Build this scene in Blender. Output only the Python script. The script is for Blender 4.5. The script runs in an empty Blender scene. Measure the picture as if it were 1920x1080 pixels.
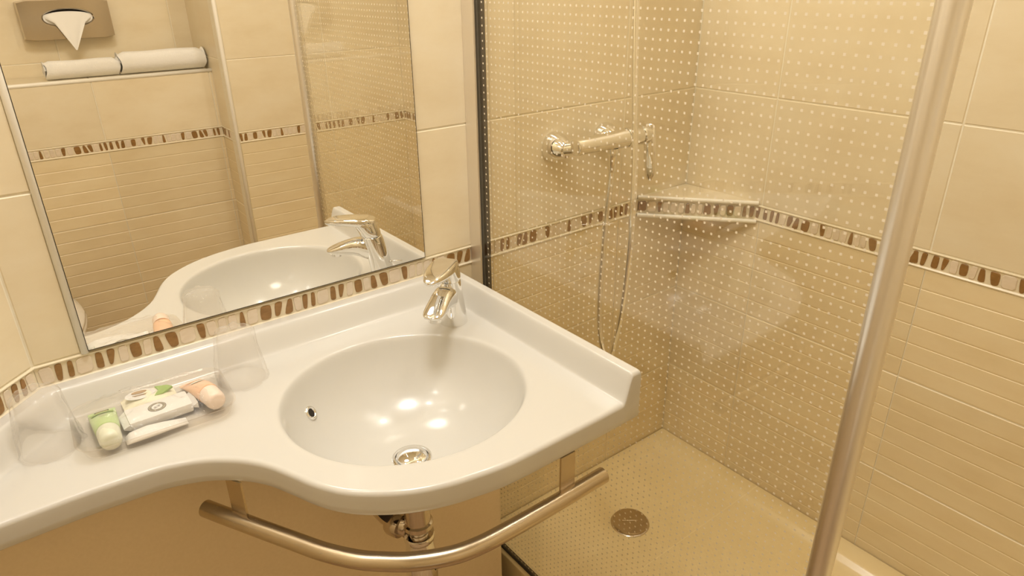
import bpy, math, random
from mathutils import Vector, Matrix
random.seed(7)
H = 0.66                      # height of the working datum above the floor
sc = bpy.context.scene
COL = sc.collection
PI = math.pi

# ------------------------------------------------------------------ camera
cd = bpy.data.cameras.new('camera'); cam = bpy.data.objects.new('camera', cd); COL.objects.link(cam)
yaw, pitch, roll = -0.6551, -0.4291, -0.0128
fw = Vector((-math.sin(yaw)*math.cos(pitch), math.cos(yaw)*math.cos(pitch), math.sin(pitch)))
rt = Vector((math.cos(yaw), math.sin(yaw), 0)); up = rt.cross(fw)
c_, s_ = math.cos(roll), math.sin(roll)
rt, up = c_*rt + s_*up, -s_*rt + c_*up
M = Matrix((rt, up, -fw)).transposed().to_4x4(); M.translation = Vector((-0.5782, -1.1104, 0.7406 + H))
cam.matrix_world = M
cd.sensor_width = 36; cd.lens = 36*1287.4/1920; cd.clip_start = 0.02
sc.camera = cam

# ------------------------------------------------------------------ light and exposure
vs = sc.view_settings
vs.view_transform = 'Standard'; vs.look = 'None'; vs.gamma = 1; vs.use_curve_mapping = False; vs.exposure = 0.38
w = bpy.data.worlds.new('world'); sc.world = w; w.use_nodes = True
w.node_tree.nodes['Background'].inputs[0].default_value = (1, .92, .8, 1)
w.node_tree.nodes['Background'].inputs[1].default_value = 0.15
def lamp(name, kind, loc, power, color, **kw):
    l = bpy.data.lights.new(name, kind); l.energy = power; l.color = color
    for k, v in kw.items(): setattr(l, k, v)
    o = bpy.data.objects.new(name, l); COL.objects.link(o); o.location = (loc[0], loc[1], loc[2]+H)
    return o
WARM = (1.0, .80, .55)
CEIL = 1.74
SIDE = (-0.80, -0.42, 1.25)
SPOTS = [(-0.62, -0.26), (0.40, -0.24)]
lamp('side_bulb_light', 'POINT', SIDE, 1.7, (1, .99, .955), shadow_soft_size=.045)
lamp('ceiling_glow_light', 'AREA', (-0.25, -0.52, CEIL-.06), 7.0, (1, .99, .955), shape='DISK', size=.34)
lamp('recessed_spot_light', 'AREA', (*SPOTS[0], CEIL-.02), 1.3, (1, .99, .955), shape='DISK', size=.10)
lamp('recessed_spot_light', 'AREA', (*SPOTS[1], CEIL-.02), 3.9, (1, .99, .955), shape='DISK', size=.10)

# ------------------------------------------------------------------ materials
def mat(name, col=(.8,.8,.8), rough=.5, metal=0, spec=.5, coat=0, **kw):
    m = bpy.data.materials.new(name); m.use_nodes = True
    b = m.node_tree.nodes['Principled BSDF']
    b.inputs['Base Color'].default_value = (*col, 1); b.inputs['Roughness'].default_value = rough
    b.inputs['Metallic'].default_value = metal; b.inputs['Specular IOR Level'].default_value = spec
    b.inputs['Coat Weight'].default_value = coat
    for k, v in kw.items(): b.inputs[k].default_value = v
    return m
def nodes(m): return m.node_tree.nodes, m.node_tree.links, m.node_tree.nodes['Principled BSDF']
def math_node(N, L, op, a, b=None, clamp=False):
    n = N.new('ShaderNodeMath'); n.operation = op; n.use_clamp = clamp
    for i, v in enumerate((a, b)):
        if v is None: continue
        if isinstance(v, (int, float)): n.inputs[i].default_value = v
        else: L.new(v, n.inputs[i])
    return n.outputs[0]
def mottled(m, c1, c2, c3, scale=(6, 6, 26), strength=.12, detail=6, per_object=True, rough=None):
    """travertine-like print: soft clouds and horizontal veins, different on every tile"""
    N, L, b = nodes(m)
    tc = N.new('ShaderNodeTexCoord'); mp = N.new('ShaderNodeMapping'); mp.inputs['Scale'].default_value = scale
    oi = N.new('ShaderNodeObjectInfo')
    v = N.new('ShaderNodeVectorMath'); v.operation = 'ADD'
    sc_ = N.new('ShaderNodeVectorMath'); sc_.operation = 'SCALE'
    cm = N.new('ShaderNodeCombineXYZ')
    L.new(oi.outputs['Random'], cm.inputs[0]); L.new(oi.outputs['Random'], cm.inputs[2])
    L.new(cm.outputs[0], sc_.inputs[0]); sc_.inputs['Scale'].default_value = 37.0 if per_object else 0
    L.new(tc.outputs['Object'], v.inputs[0]); L.new(sc_.outputs[0], v.inputs[1])
    L.new(v.outputs[0], mp.inputs[0])
    n1 = N.new('ShaderNodeTexNoise'); n1.inputs['Scale'].default_value = 1.0; n1.inputs['Detail'].default_value = detail
    n1.inputs['Distortion'].default_value = .1; n1.inputs['Roughness'].default_value = .62
    L.new(mp.outputs[0], n1.inputs['Vector'])
    cr = N.new('ShaderNodeValToRGB'); e = cr.color_ramp.elements
    e[0].position = .3; e[0].color = (*c1, 1); e[1].position = .72; e[1].color = (*c3, 1)
    k = e.new(.5); k.color = (*c2, 1)
    L.new(n1.outputs['Fac'], cr.inputs[0])
    hs = N.new('ShaderNodeHueSaturation')
    val = math_node(N, L, 'MULTIPLY_ADD', oi.outputs['Random'], .08); val.node.inputs[2].default_value = .96
    L.new(val, hs.inputs['Value']); L.new(cr.outputs[0], hs.inputs['Color'])
    L.new(hs.outputs[0], b.inputs['Base Color'])
    bp = N.new('ShaderNodeBump'); bp.inputs['Strength'].default_value = strength; bp.inputs['Distance'].default_value = .002
    L.new(n1.outputs['Fac'], bp.inputs['Height']); L.new(bp.outputs[0], b.inputs['Normal'])
    if rough is not None: b.inputs['Roughness'].default_value = rough
    return m
T1, T2, T3 = (.80,.675,.465), (.845,.73,.525), (.875,.775,.585)
m_tile = mottled(mat('beige_tile', rough=.33), T1, T2, T3, scale=(5,5,11), strength=.05, detail=8)
m_ridged = mottled(mat('ridged_beige_tile', rough=.36), (.79,.65,.41), (.83,.695,.46), (.86,.74,.51), scale=(5,5,14), strength=.05, detail=8)
m_grout = mottled(mat('cream_grout', rough=.8), (.84,.76,.60), (.88,.81,.66), (.90,.85,.72), scale=(60,60,60), per_object=False)
m_border = mat('cream_border_glaze', (.84,.74,.55), .28)
m_brown = mottled(mat('brown_mosaic', rough=.3), (.22,.115,.035), (.30,.16,.05), (.37,.20,.07), scale=(40,40,90))
m_pale = mottled(mat('pale_mosaic', rough=.3), (.74,.62,.47), (.80,.68,.54), (.84,.74,.61), scale=(40,40,90))
m_sink = mat('white_solid_surface', (.675,.65,.60), .22, coat=.25, **{'Coat Roughness': .08})
m_panel = mottled(mat('cream_paint', rough=.45), (.86,.70,.46), (.88,.72,.48), (.90,.74,.50), scale=(180,180,180), strength=.05, per_object=False)
m_chrome = mat('polished_chrome', (.86,.85,.83), .04, 1)
m_dkchrome = mat('dark_chrome', (.62,.55,.46), .12, 1)  # brown tone puts dark reflections into the tissue box cover's colour
m_brushed = mat('brushed_steel', (.60,.51,.38), .25, 1)
m_cover = mat('satin_drain_steel', (.55,.46,.34), .28, 1)
def brush(m, scale):
    N, L, b = nodes(m); tc = N.new('ShaderNodeTexCoord'); mp = N.new('ShaderNodeMapping'); mp.inputs['Scale'].default_value = scale
    n = N.new('ShaderNodeTexNoise'); n.inputs['Scale'].default_value = 1; n.inputs['Detail'].default_value = 3
    L.new(tc.outputs['Object'], mp.inputs[0]); L.new(mp.outputs[0], n.inputs['Vector'])
    r = math_node(N, L, 'MULTIPLY_ADD', n.outputs['Fac'], .12); r.node.inputs[2].default_value = b.inputs['Roughness'].default_value - .06
    L.new(r, b.inputs['Roughness'])
brush(m_brushed, (60, 60, 900))
m_alu = mat('satin_aluminium', (.84,.80,.75), .38, .9)
m_alu_pole = mat('satin_aluminium_pole', (.88,.86,.84), .33, 1)
m_black = mat('black_rubber', (.02,.012,.008), .4)
m_mirror = mat('mirror_silvering', (.93,.91,.86), .0, 1)
m_mirror_edge = mat('dark_mirror_edge', (.03,.02,.012), .35)
m_trim = mat('cream_tile_trim', (.92,.87,.77), .3)
m_tray = mottled(mat('cream_acrylic', rough=.22, coat=.2), (.83,.67,.37), (.86,.70,.40), (.88,.73,.44), scale=(5,5,5), strength=.03, per_object=False)
m_ceil = mat('ceiling_paint', (.88,.82,.72), .7)
m_floor = mottled(mat('brown_floor_tile', rough=.4), (.42,.29,.17), (.48,.33,.19), (.54,.38,.23))
m_towel = mat('white_terry', (.94,.91,.86), .95, **{'Sheen Weight': .3})
def terry(m):
    N, L, b = nodes(m); tc = N.new('ShaderNodeTexCoord'); n = N.new('ShaderNodeTexNoise'); n.inputs['Scale'].default_value = 420
    L.new(tc.outputs['Object'], n.inputs['Vector']); bp = N.new('ShaderNodeBump'); bp.inputs['Strength'].default_value = .6
    bp.inputs['Distance'].default_value = .002; L.new(n.outputs['Fac'], bp.inputs['Height']); L.new(bp.outputs[0], b.inputs['Normal'])
terry(m_towel)
m_tissue = mat('white_tissue', (.94,.91,.86), .9)
m_ceramic = mat('white_ceramic', (.88,.82,.74), .12, coat=.4)
m_dark = mat('dark_hole', (.015,.01,.006), .6)
m_green = mat('green_gel_tube', (.52,.66,.30), .25)
m_green_dk = mat('green_label', (.30,.45,.10), .4)
m_orange = mat('peach_gel_tube', (.88,.56,.36), .25)
m_orange_dk = mat('peach_label', (.72,.33,.14), .4)
m_cap = mat('frosted_cap', (.74,.74,.58), .35)
m_cap_peach = mat('frosted_peach_cap', (.86,.70,.58), .35)
m_wrap = mat('white_paper_wrapper', (.78,.75,.70), .5)
m_cream = mat('cream_sachet', (.86,.80,.60), .4)
m_ink = mat('dark_ink', (.05,.035,.02), .6)
m_inktan = mat('tan_ink', (.45,.30,.16), .6)
m_inkpale = mat('pale_olive_ink', (.52,.46,.34), .6)

def clear(name, tint=(.99,.985,.95), f0=.04, rough=0.0, haze=0.0, haze_col=(.9,.85,.78), boost=1.0, bump=0):
    """thin clear sheet: transparent, with Schlick reflection off each face"""
    m = bpy.data.materials.new(name); m.use_nodes = True; N = m.node_tree.nodes; L = m.node_tree.links; N.clear()
    out = N.new('ShaderNodeOutputMaterial'); tr = N.new('ShaderNodeBsdfTransparent'); tr.inputs[0].default_value = (*tint, 1)
    gl = N.new('ShaderNodeBsdfGlossy'); gl.inputs['Roughness'].default_value = rough; gl.inputs['Color'].default_value = (1,1,1,1)
    lw = N.new('ShaderNodeLayerWeight'); lw.inputs['Blend'].default_value = .5
    p = math_node(N, L, 'POWER', lw.outputs['Facing'], 5)
    f = math_node(N, L, 'MULTIPLY_ADD', p, (1-f0)*boost); f.node.inputs[2].default_value = f0*boost; f.node.use_clamp = True
    mx = N.new('ShaderNodeMixShader'); L.new(f, mx.inputs[0]); L.new(tr.outputs[0], mx.inputs[1]); L.new(gl.outputs[0], mx.inputs[2])
    last = mx.outputs[0]
    if bump:
        tc = N.new('ShaderNodeTexCoord'); n = N.new('ShaderNodeTexNoise'); n.inputs['Scale'].default_value = 45; n.inputs['Detail'].default_value = 3
        L.new(tc.outputs['Object'], n.inputs['Vector']); b = N.new('ShaderNodeBump'); b.inputs['Strength'].default_value = bump
        b.inputs['Distance'].default_value = .01; L.new(n.outputs['Fac'], b.inputs['Height']); L.new(b.outputs[0], gl.inputs['Normal']); L.new(b.outputs[0], lw.inputs['Normal'])
    if haze:
        df = N.new('ShaderNodeBsdfDiffuse'); df.inputs[0].default_value = (*haze_col, 1)
        tl = N.new('ShaderNodeBsdfTranslucent'); tl.inputs[0].default_value = (*haze_col, 1)
        a = N.new('ShaderNodeMixShader'); a.inputs[0].default_value = .5; L.new(df.outputs[0], a.inputs[1]); L.new(tl.outputs[0], a.inputs[2])
        m2 = N.new('ShaderNodeMixShader'); m2.inputs[0].default_value = haze
        L.new(last, m2.inputs[1]); L.new(a.outputs[0], m2.inputs[2]); last = m2.outputs[0]
    L.new(last, out.inputs[0])
    return m
m_glass = clear('clear_glass', (.99,.982,.945), f0=.05)
m_cup = clear('clear_plastic_cup', (1,.995,.99), f0=.025, rough=.03, haze=.09, haze_col=(1,.98,.95), boost=.4)
m_film = clear('crinkled_film', (1,.995,.99), f0=.03, rough=.10, haze=.10, haze_col=(1,.98,.95), boost=.5, bump=.9)
m_acr = clear('clear_tray_plastic', (.99,.975,.95), f0=.04, rough=.04, haze=.10, haze_col=(1,.93,.86), boost=.6)

def dotted_glass():
    m = clear('dot_printed_glass', (.99,.982,.945), f0=.065); m.name = 'dot_printed_glass'
    N = m.node_tree.nodes; L = m.node_tree.links
    out = [n for n in N if n.type == 'OUTPUT_MATERIAL'][0]; base = out.inputs[0].links[0].from_socket
    tc = N.new('ShaderNodeTexCoord'); sp = N.new('ShaderNodeSeparateXYZ'); L.new(tc.outputs['Object'], sp.inputs[0])
    def cell(s, off):
        a = math_node(N, L, 'ADD', s, off); a = math_node(N, L, 'DIVIDE', a, .01275); a = math_node(N, L, 'ADD', a, 100.5)
        a = math_node(N, L, 'FRACT', a); a = math_node(N, L, 'SUBTRACT', a, .5); a = math_node(N, L, 'ABSOLUTE', a)
        return math_node(N, L, 'LESS_THAN', a, .125)
    k = math_node(N, L, 'MULTIPLY', cell(sp.outputs[1], .4400), cell(sp.outputs[2], -.6330))
    lim = math_node(N, L, 'LESS_THAN', sp.outputs[1], -.049); k = math_node(N, L, 'MULTIPLY', k, lim)
    k = math_node(N, L, 'MULTIPLY', k, .95)
    df = N.new('ShaderNodeBsdfDiffuse'); df.inputs[0].default_value = (.90,.82,.69,1)
    tl = N.new('ShaderNodeBsdfTranslucent'); tl.inputs[0].default_value = (.90,.82,.69,1)
    a = N.new('ShaderNodeMixShader'); a.inputs[0].default_value = .35; L.new(df.outputs[0], a.inputs[1]); L.new(tl.outputs[0], a.inputs[2])
    mx = N.new('ShaderNodeMixShader'); L.new(k, mx.inputs[0]); L.new(base, mx.inputs[1]); L.new(a.outputs[0], mx.inputs[2])
    L.new(mx.outputs[0], out.inputs[0])
    return m
m_dots = dotted_glass()

# ------------------------------------------------------------------ object helpers
ORG = {}
def link_mesh(name, me, parent=None, loc=(0,0,0), smooth=False):
    o = bpy.data.objects.new(name, me); COL.objects.link(o)
    if parent is not None: o.parent = parent; o.location = loc
    else: o.location = loc
    return o
def mk(name, verts, faces, m, parent=None, loc=(0,0,0), smooth=False, auto=None, mats=None, fm=None):
    """verts in scene coordinates (datum z); top-level objects sit at loc, parts inherit their thing's origin"""
    org = ORG[parent] if parent is not None else Vector(loc)
    me = bpy.data.meshes.new(name)
    me.from_pydata([(v[0]-org[0], v[1]-org[1], v[2]-org[2]) for v in verts], [], faces)
    for mm in (mats or [m]): me.materials.append(mm)
    if fm: me.polygons.foreach_set('material_index', fm)
    if smooth:
        me.polygons.foreach_set('use_smooth', [True]*len(me.polygons))
        if auto: me.set_sharp_from_angle(angle=math.radians(auto))
    me.update()
    o = bpy.data.objects.new(name, me); COL.objects.link(o)
    if parent is not None: o.parent = parent
    else: o.location = (org[0], org[1], org[2]+H)
    ORG[o] = org
    return o
def thing(name, loc, label, cat, group=None, kind=None):
    o = bpy.data.objects.new(name, None); COL.objects.link(o); o.location = (loc[0], loc[1], loc[2]+H)
    o.empty_display_size = .05
    ORG[o] = Vector(loc); return tag(o, label, cat, group, kind)
def tag(o, label=None, cat=None, group=None, kind=None):
    if label: o['label'] = label
    if cat: o['category'] = cat
    if group: o['group'] = group
    if kind: o['kind'] = kind
    return o
class G:
    """tiny geometry collector"""
    def __init__(s): s.v = []; s.f = []; s.m = []
    def add(s, v, f, mi=0):
        k = len(s.v); s.v += [tuple(p) for p in v]; s.f += [tuple(i+k for i in q) for q in f]; s.m += [mi]*len(f)
    def box(s, x0, x1, y0, y1, z0, z1, b=0, mi=0):
        if b <= 0:
            v = [(x,y,z) for z in (z0,z1) for y in (y0,y1) for x in (x0,x1)]
            s.add(v, [(0,2,3,1),(4,5,7,6),(0,1,5,4),(2,6,7,3),(0,4,6,2),(1,3,7,5)], mi); return s
        import bmesh
        bm = bmesh.new(); bmesh.ops.create_cube(bm, size=1)
        for p in bm.verts: p.co = Vector((x0+(p.co.x+.5)*(x1-x0), y0+(p.co.y+.5)*(y1-y0), z0+(p.co.z+.5)*(z1-z0)))
        bmesh.ops.bevel(bm, geom=list(bm.edges), offset=b, segments=2, affect='EDGES', profile=.6)
        bm.verts.index_update(); s.add([p.co[:] for p in bm.verts], [[q.index for q in f.verts] for f in bm.faces], mi); bm.free(); return s
    def rings(s, rings, closed=True, caps=True, mi=0):
        """rings: list of equally long point loops"""
        n = len(rings[0]); v = [p for r in rings for p in r]; f = []
        for i in range(len(rings)-1):
            for j in range(n if closed else n-1):
                a, b = i*n+j, i*n+(j+1) % n
                f.append((a, b, b+n, a+n))
        if caps and closed:
            f.append(tuple(range(n))[::-1]); f.append(tuple((len(rings)-1)*n+i for i in range(n)))
        s.add(v, f, mi); return s
    def tube(s, path, r, seg=16, caps=True, mi=0, squash=None):
        P = [Vector(p) for p in path]; R = r if isinstance(r, (list, tuple)) else [r]*len(P)
        t = (P[1]-P[0]).normalized(); a = t.orthogonal().normalized(); rings = []
        for i, p in enumerate(P):
            tt = ((P[min(i+1, len(P)-1)]-P[i]).normalized() + (P[i]-P[max(i-1, 0)]).normalized()).normalized()
            a = (a - tt*a.dot(tt)).normalized(); b = tt.cross(a)
            rings.append([p + (a*math.cos(2*PI*k/seg) + b*math.sin(2*PI*k/seg))*R[i] for k in range(seg)])
        return s.rings(rings, True, caps, mi)
    def lathe(s, prof, c=(0,0,0), axis=(0,0,1), seg=32, caps=True, mi=0, sx=1, sy=1):
        """prof: list of (radius, along-axis)"""
        ax = Vector(axis).normalized(); a = ax.orthogonal().normalized(); b = ax.cross(a); c = Vector(c)
        if abs(ax.z) > .99: a, b = Vector((1,0,0)), Vector((0,1,0)) * (1 if ax.z > 0 else -1)
        rings = [[c + ax*h + (a*math.cos(2*PI*k/seg)*sx + b*math.sin(2*PI*k/seg)*sy)*max(r, 1e-5) for k in range(seg)] for r, h in prof]
        return s.rings(rings, True, caps, mi)
    def obj(s, name, m, parent=None, loc=(0,0,0), smooth=False, auto=None, mats=None):
        return mk(name, s.v, s.f, m, parent, loc, smooth, auto, mats, s.m if mats else None)
def catmull(pts, n=8):
    P = [Vector(p) for p in pts]; out = []
    for i in range(len(P)-1):
        a, b, c, d = P[max(i-1,0)], P[i], P[i+1], P[min(i+2, len(P)-1)]
        for k in range(n):
            t = k/n
            out.append(.5*((2*b) + (c-a)*t + (2*a-5*b+4*c-d)*t*t + (3*b-a-3*c+d)*t**3))
    out.append(P[-1]); return out
def lerp(a, b, t): return a+(b-a)*t
def interp(tab, x):
    if x <= tab[0][0]: return tab[0][1]
    for (x0, y0), (x1, y1) in zip(tab, tab[1:]):
        if x <= x1: return y0+(y1-y0)*(x-x0)/(x1-x0)
    return tab[-1][1]

# ------------------------------------------------------------------ tiled walls
TW, TH, J = .383, .2505, .0028
BZ0, BZ1 = .1885, .2288          # border band
cache = {}
def tile_mesh(wd, ht, ridged):
    key = (round(wd, 3), round(ht, 3), ridged)
    if key in cache: return cache[key]
    w2, D, b = wd/2, .0045, .0016
    v = []; f = []
    if not ridged:
        h2 = ht/2
        for n, i in ((-D, 0), (-b, 0), (0, b)):
            v += [(-w2+i, n, -h2+i), (w2-i, n, -h2+i), (w2-i, n, h2-i), (-w2+i, n, h2-i)]
        for k in (0, 4):
            for j in range(4): f.append((k+j, k+4+j, k+4+(j+1) % 4, k+(j+1) % 4))
        f.append((8, 11, 10, 9))
        me = bpy.data.meshes.new('tile'); me.from_pydata(v, [], f)
    else:
        nr = max(1, round(ht/.04175)); p = ht/nr; prof = [(-D, -ht/2), (-b, -ht/2)]
        for k in range(nr):
            z0 = -ht/2+k*p
            prof += [(-.0004, z0+.0016), (0, z0+.004), (0, z0+p-.0014)]
            if k < nr-1: prof += [(-.0010, z0+p)]
        prof += [(-b, ht/2), (-D, ht/2)]
        for x in (-w2, w2): v += [(x, n, z) for n, z in prof]
        m = len(prof)
        for i in range(m-1): f.append((i, i+m, i+1+m, i+1)[::-1])
        f.append(tuple(range(m))); f.append(tuple(range(m, 2*m))[::-1])
        me = bpy.data.meshes.new('tile'); me.from_pydata(v, [], f)
    me.materials.append(m_ridged if ridged else m_tile); me.update()
    cache[key] = me; return me

# digitised stone shapes of the border: corner points (facing right, up from the band's foot)
Q = dict(
 n1=[(-.5275,.224),(-.5182,.222),(-.5185,.196),(-.5293,.197)], V2=[(-.5121,.224),(-.4997,.222),(-.5066,.198),(-.5117,.197)],
 S3=[(-.4804,.222),(-.4653,.222),(-.4649,.198),(-.4792,.197)], A4=[(-.4456,.223),(-.4372,.222),(-.4330,.196),(-.4466,.196)],
 B5=[(-.4293,.223),(-.4109,.222),(-.4102,.197),(-.4227,.195)], V6=[(-.3803,.224),(-.3667,.222),(-.3683,.196),(-.3764,.196)],
 T7=[(-.3083,.223),(-.3032,.223),(-.3012,.195),(-.3124,.196)], S8=[(-.2738,.223),(-.2548,.222),(-.2576,.195),(-.2762,.197)],
 V9=[(-.2487,.223),(-.2339,.222),(-.2422,.197),(-.2508,.197)], A10=[(-.2246,.223),(-.2171,.222),(-.2179,.196),(-.2340,.195)],
 n11=[(-.1983,.223),(-.1880,.223),(-.1919,.195),(-.1991,.196)], n12=[(-.1816,.223),(-.1747,.222),(-.1758,.196),(-.1841,.196)])
SHAPE = {}
for k, q in Q.items():
    cx = sum(p[0] for p in q)/4; SHAPE[k] = (cx, [(p[0]-cx, p[1]) for p in q])
D1 = [(k, SHAPE[k][0]) for k in Q]                                         # pattern of the basin wall
D2 = [(k, r) for k, r in zip(['n11','n12','V9','A10','S8','V6','T7','B5','V2','S3','A4','n11','n1'],
      [0,.0153,.047,.0637,.0864,.128,.194,.2415,.2616,.295,.329,.3456,.366])]     # pattern of the shower walls
piece_cache = {}
def chaikin(q, t=.22):
    out = []
    for i in range(len(q)):
        a, b = q[i], q[(i+1) % len(q)]
        out += [(a[0]+(b[0]-a[0])*t, a[1]+(b[1]-a[1])*t), (a[0]+(b[0]-a[0])*(1-t), a[1]+(b[1]-a[1])*(1-t))]
    return out
def piece_mesh(key, quad, m):
    """quad: clockwise (r, z) from top left, centred on r = 0; local x = -r, y = proud of the wall"""
    kk = (key, m.name)
    if kk in piece_cache: return piece_cache[kk]
    q = chaikin(quad, .16); q = chaikin(q, .3) if m is m_brown else q
    cx = sum(p[0] for p in q)/len(q); cz = sum(p[1] for p in q)/len(q)
    n = len(q); v = []
    for y, s in ((-.002, 1), (.0004, 1), (.0011, .9)):
        v += [(-(cx+(p[0]-cx)*s), y, cz+(p[1]-cz)*s) for p in q]
    f = []
    for k in (0, n):
        for j in range(n): a, b = k+j, k+(j+1) % n; f.append((a, b, b+n, a+n))
    f.append(tuple(range(2*n, 3*n)))
    me = bpy.data.meshes.new('mosaic_piece'); me.from_pydata(v, [], f); me.materials.append(m)
    import bmesh
    bm = bmesh.new(); bm.from_mesh(me)
    bmesh.ops.recalc_face_normals(bm, faces=bm.faces)
    fl = max(bm.faces, key=lambda g: len(g.verts))
    if fl.normal.y < 0:
        for g in bm.faces: g.normal_flip()
    bm.to_mesh(me); bm.free(); me.update()
    piece_cache[kk] = me; return me
def border(root, r0, r1, design, zoff=0, rot=None, n_strip=.0):
    """rail + stones between r0 and r1; design: list of (shape, r centre)"""
    g = G(); x0, x1 = -r1, -r0
    prof = [(-.004, BZ0), (.0, BZ0+.0006), (.0022, BZ0+.002), (.0022, BZ0+.0032), (.0, BZ0+.0052), (-.0006, BZ0+.006),
            (-.0006, BZ1-.006), (.0, BZ1-.0052), (.0022, BZ1-.0032), (.0022, BZ1-.002), (.0, BZ1-.0006), (-.004, BZ1)]
    g.rings([[(x1, n, z) for n, z in prof], [(x0, n, z) for n, z in prof]], closed=False, caps=False)
    me = bpy.data.meshes.new('border_strip'); me.from_pydata(g.v, [], [f[::-1] for f in g.f]); me.materials.append(m_border)
    me.polygons.foreach_set('use_smooth', [True]*len(me.polygons)); me.set_sharp_from_angle(angle=.6)
    link_mesh('border_strip', me, root)
    des = sorted([(k, r) for k, r in design if r0+.003 < r+min(p[0] for p in SHAPE[k][1]) and r+max(p[0] for p in SHAPE[k][1]) < r1-.003], key=lambda t: t[1])
    for k, r in des:
        link_mesh('mosaic_piece', piece_mesh(k, SHAPE[k][1], m_brown), root, (-r, 0, 0))
    # pale stones fill the gaps
    edges = [(r0+.002, r0+.002)] + [(r+min(p[0] for p in SHAPE[k][1]), r+max(p[0] for p in SHAPE[k][1])) for k, r in des] + [(r1-.002, r1-.002)]
    for (a0, a1), (b0, b1) in zip(edges, edges[1:]):
        gap = b0-a1
        if gap < .0125: continue
        n = max(1, round((gap-.003)/.0185)); wd = (gap-.003)/n
        for j in range(n):
            c = a1+.0015+wd*(j+.5); hw = wd/2-.0015; k = int(random.random()*4)
            hw = round(hw, 4); t = (.0015, -.0012, .0006, -.0004)[k]
            quad = [(-hw+t, .2225), (hw+t*.3, .223), (hw-t, .1965), (-hw-t*.4, .196)]
            link_mesh('mosaic_piece', piece_mesh(('p', hw, k), quad, m_pale), root, (-c, 0, 0))
def wall(name, O, N, r0, r1, z0, z1, joint, label, band=True, design=None, thick=.06, skip=None, cat='wall', ext=.0025):
    a = math.atan2(-N[0], N[1])                     # local x = (Ny, -Nx), local y = N
    g = G(); g.box(-r1-ext, -r0+ext, -thick, -.0016, z0, z1)
    me = bpy.data.meshes.new(name); me.from_pydata(g.v, [], g.f); me.materials.append(m_grout)
    root = bpy.data.objects.new(name, me); COL.objects.link(root)
    root.location = (O[0], O[1], H); root.rotation_euler = (0, 0, a)
    tag(root, label, cat, kind='structure')
    rows = []
    z = BZ0 if band else BZ0+.0
    while z > z0: rows.append((z-TH, z, True)); z -= TH
    z = BZ1
    while z < z1: rows.append((z, z+TH, False)); z += TH
    k0 = math.floor((r0-joint)/TW)
    for (a0, a1, rid) in rows:
        b0, b1 = max(a0, z0), min(a1, z1)
        if b1-b0 < .012: continue
        k = k0
        while joint+k*TW < r1:
            c0, c1 = max(joint+k*TW, r0), min(joint+(k+1)*TW, r1); k += 1
            if c1-c0 < .008: continue
            if skip and skip((c0+c1)/2, (b0+b1)/2): continue
            me = tile_mesh(c1-c0-J, b1-b0-J*.8, rid)
            link_mesh('tile', me, root, (-(c0+c1)/2, 0, (b0+b1)/2))
    if band and z0 < BZ0 and z1 > BZ1: border(root, r0, r1, design or [])
    return root
def rep(design, off, k0, k1): return [(k, r+off+TW*i) for i in range(k0, k1+1) for k, r in design]

W = .8563
FL, YB, YBOX, YPIL, XPIL, XL, LEDGE = -H, -1.85, -1.655, -1.487, .16, -1.10, .436
# floor and ceiling
g = G(); g.box(XL-.06, W+.06, YB-.06, .06, FL-.05, FL-.002); fl = g.obj('floor', m_grout, loc=(0,0,FL))
tag(fl, 'brown tiled bathroom floor beside the shower tray', 'floor', kind='structure')
ftm = bpy.data.meshes.new('floor_tile'); gg = G(); gg.box(-.1635, .1635, -.1635, .1635, -.006, 0, .0015)
ftm.from_pydata(gg.v, [], gg.f); ftm.materials.append(m_floor)
for i in range(4):
    for j in range(6):
        link_mesh('floor_tile', ftm, fl, (XL+.165+i*.33, -.165-j*.33+.06, 0))
g = G(); g.box(XL-.06, W+.06, YB-.06, .06, CEIL, CEIL+.05)
tag(g.obj('ceiling', m_ceil, loc=(0,0,CEIL)), 'plain off white painted ceiling above the washroom', 'ceiling', kind='structure')
# wall with the mirror, running on into the shower
SH = rep(D2, .250, 0, 1)
dA = [d for d in D1+[(k, r+TW) for k, r in D1]+[(k, r-TW) for k, r in D1] if d[1] < .19] + SH
dA = [d for d in dA if d[1] < .84]
wall('wall_back', (0,0), (0,-1), -.606, W, FL, CEIL, -.542, 'beige tiled wall behind mirror, washbasin and shower mixer', design=dA)
wall('wall_right', (W,0), (-1,0), 0, 1.85, FL, CEIL, .2288, 'beige tiled side wall of the shower with mosaic border',
     design=rep(D2, .2583, -1, 0)+[(k, r+.6265+.5235) for k, r in D1]+[('n11', .603), ('A10', .5855)]+rep(D2, 1.02, 0, 2))
LOB = math.hypot(XL+.606, XL+.606)
wall('wall_corner', (-.606,0), (.7071,-.7071), -LOB, 0, FL, CEIL, -.30, 'beige tiled angled wall at the left end of the washbasin',
     design=[(k, r+.155) for k, r in D1])
yl = XL+.606
wall('wall_left', (XL, 0), (1,0), yl-1.4, yl-0, FL, CEIL, -.9, 'beige tiled wall left of the washroom', design=rep(D1, -.6, -1, 2)) if False else \
wall('wall_left', (XL, yl), (1,0), -1.40, 0, FL, CEIL, -1.2, 'beige tiled wall left of the angled corner', design=rep(D1, -.4, -3, 2))
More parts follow.
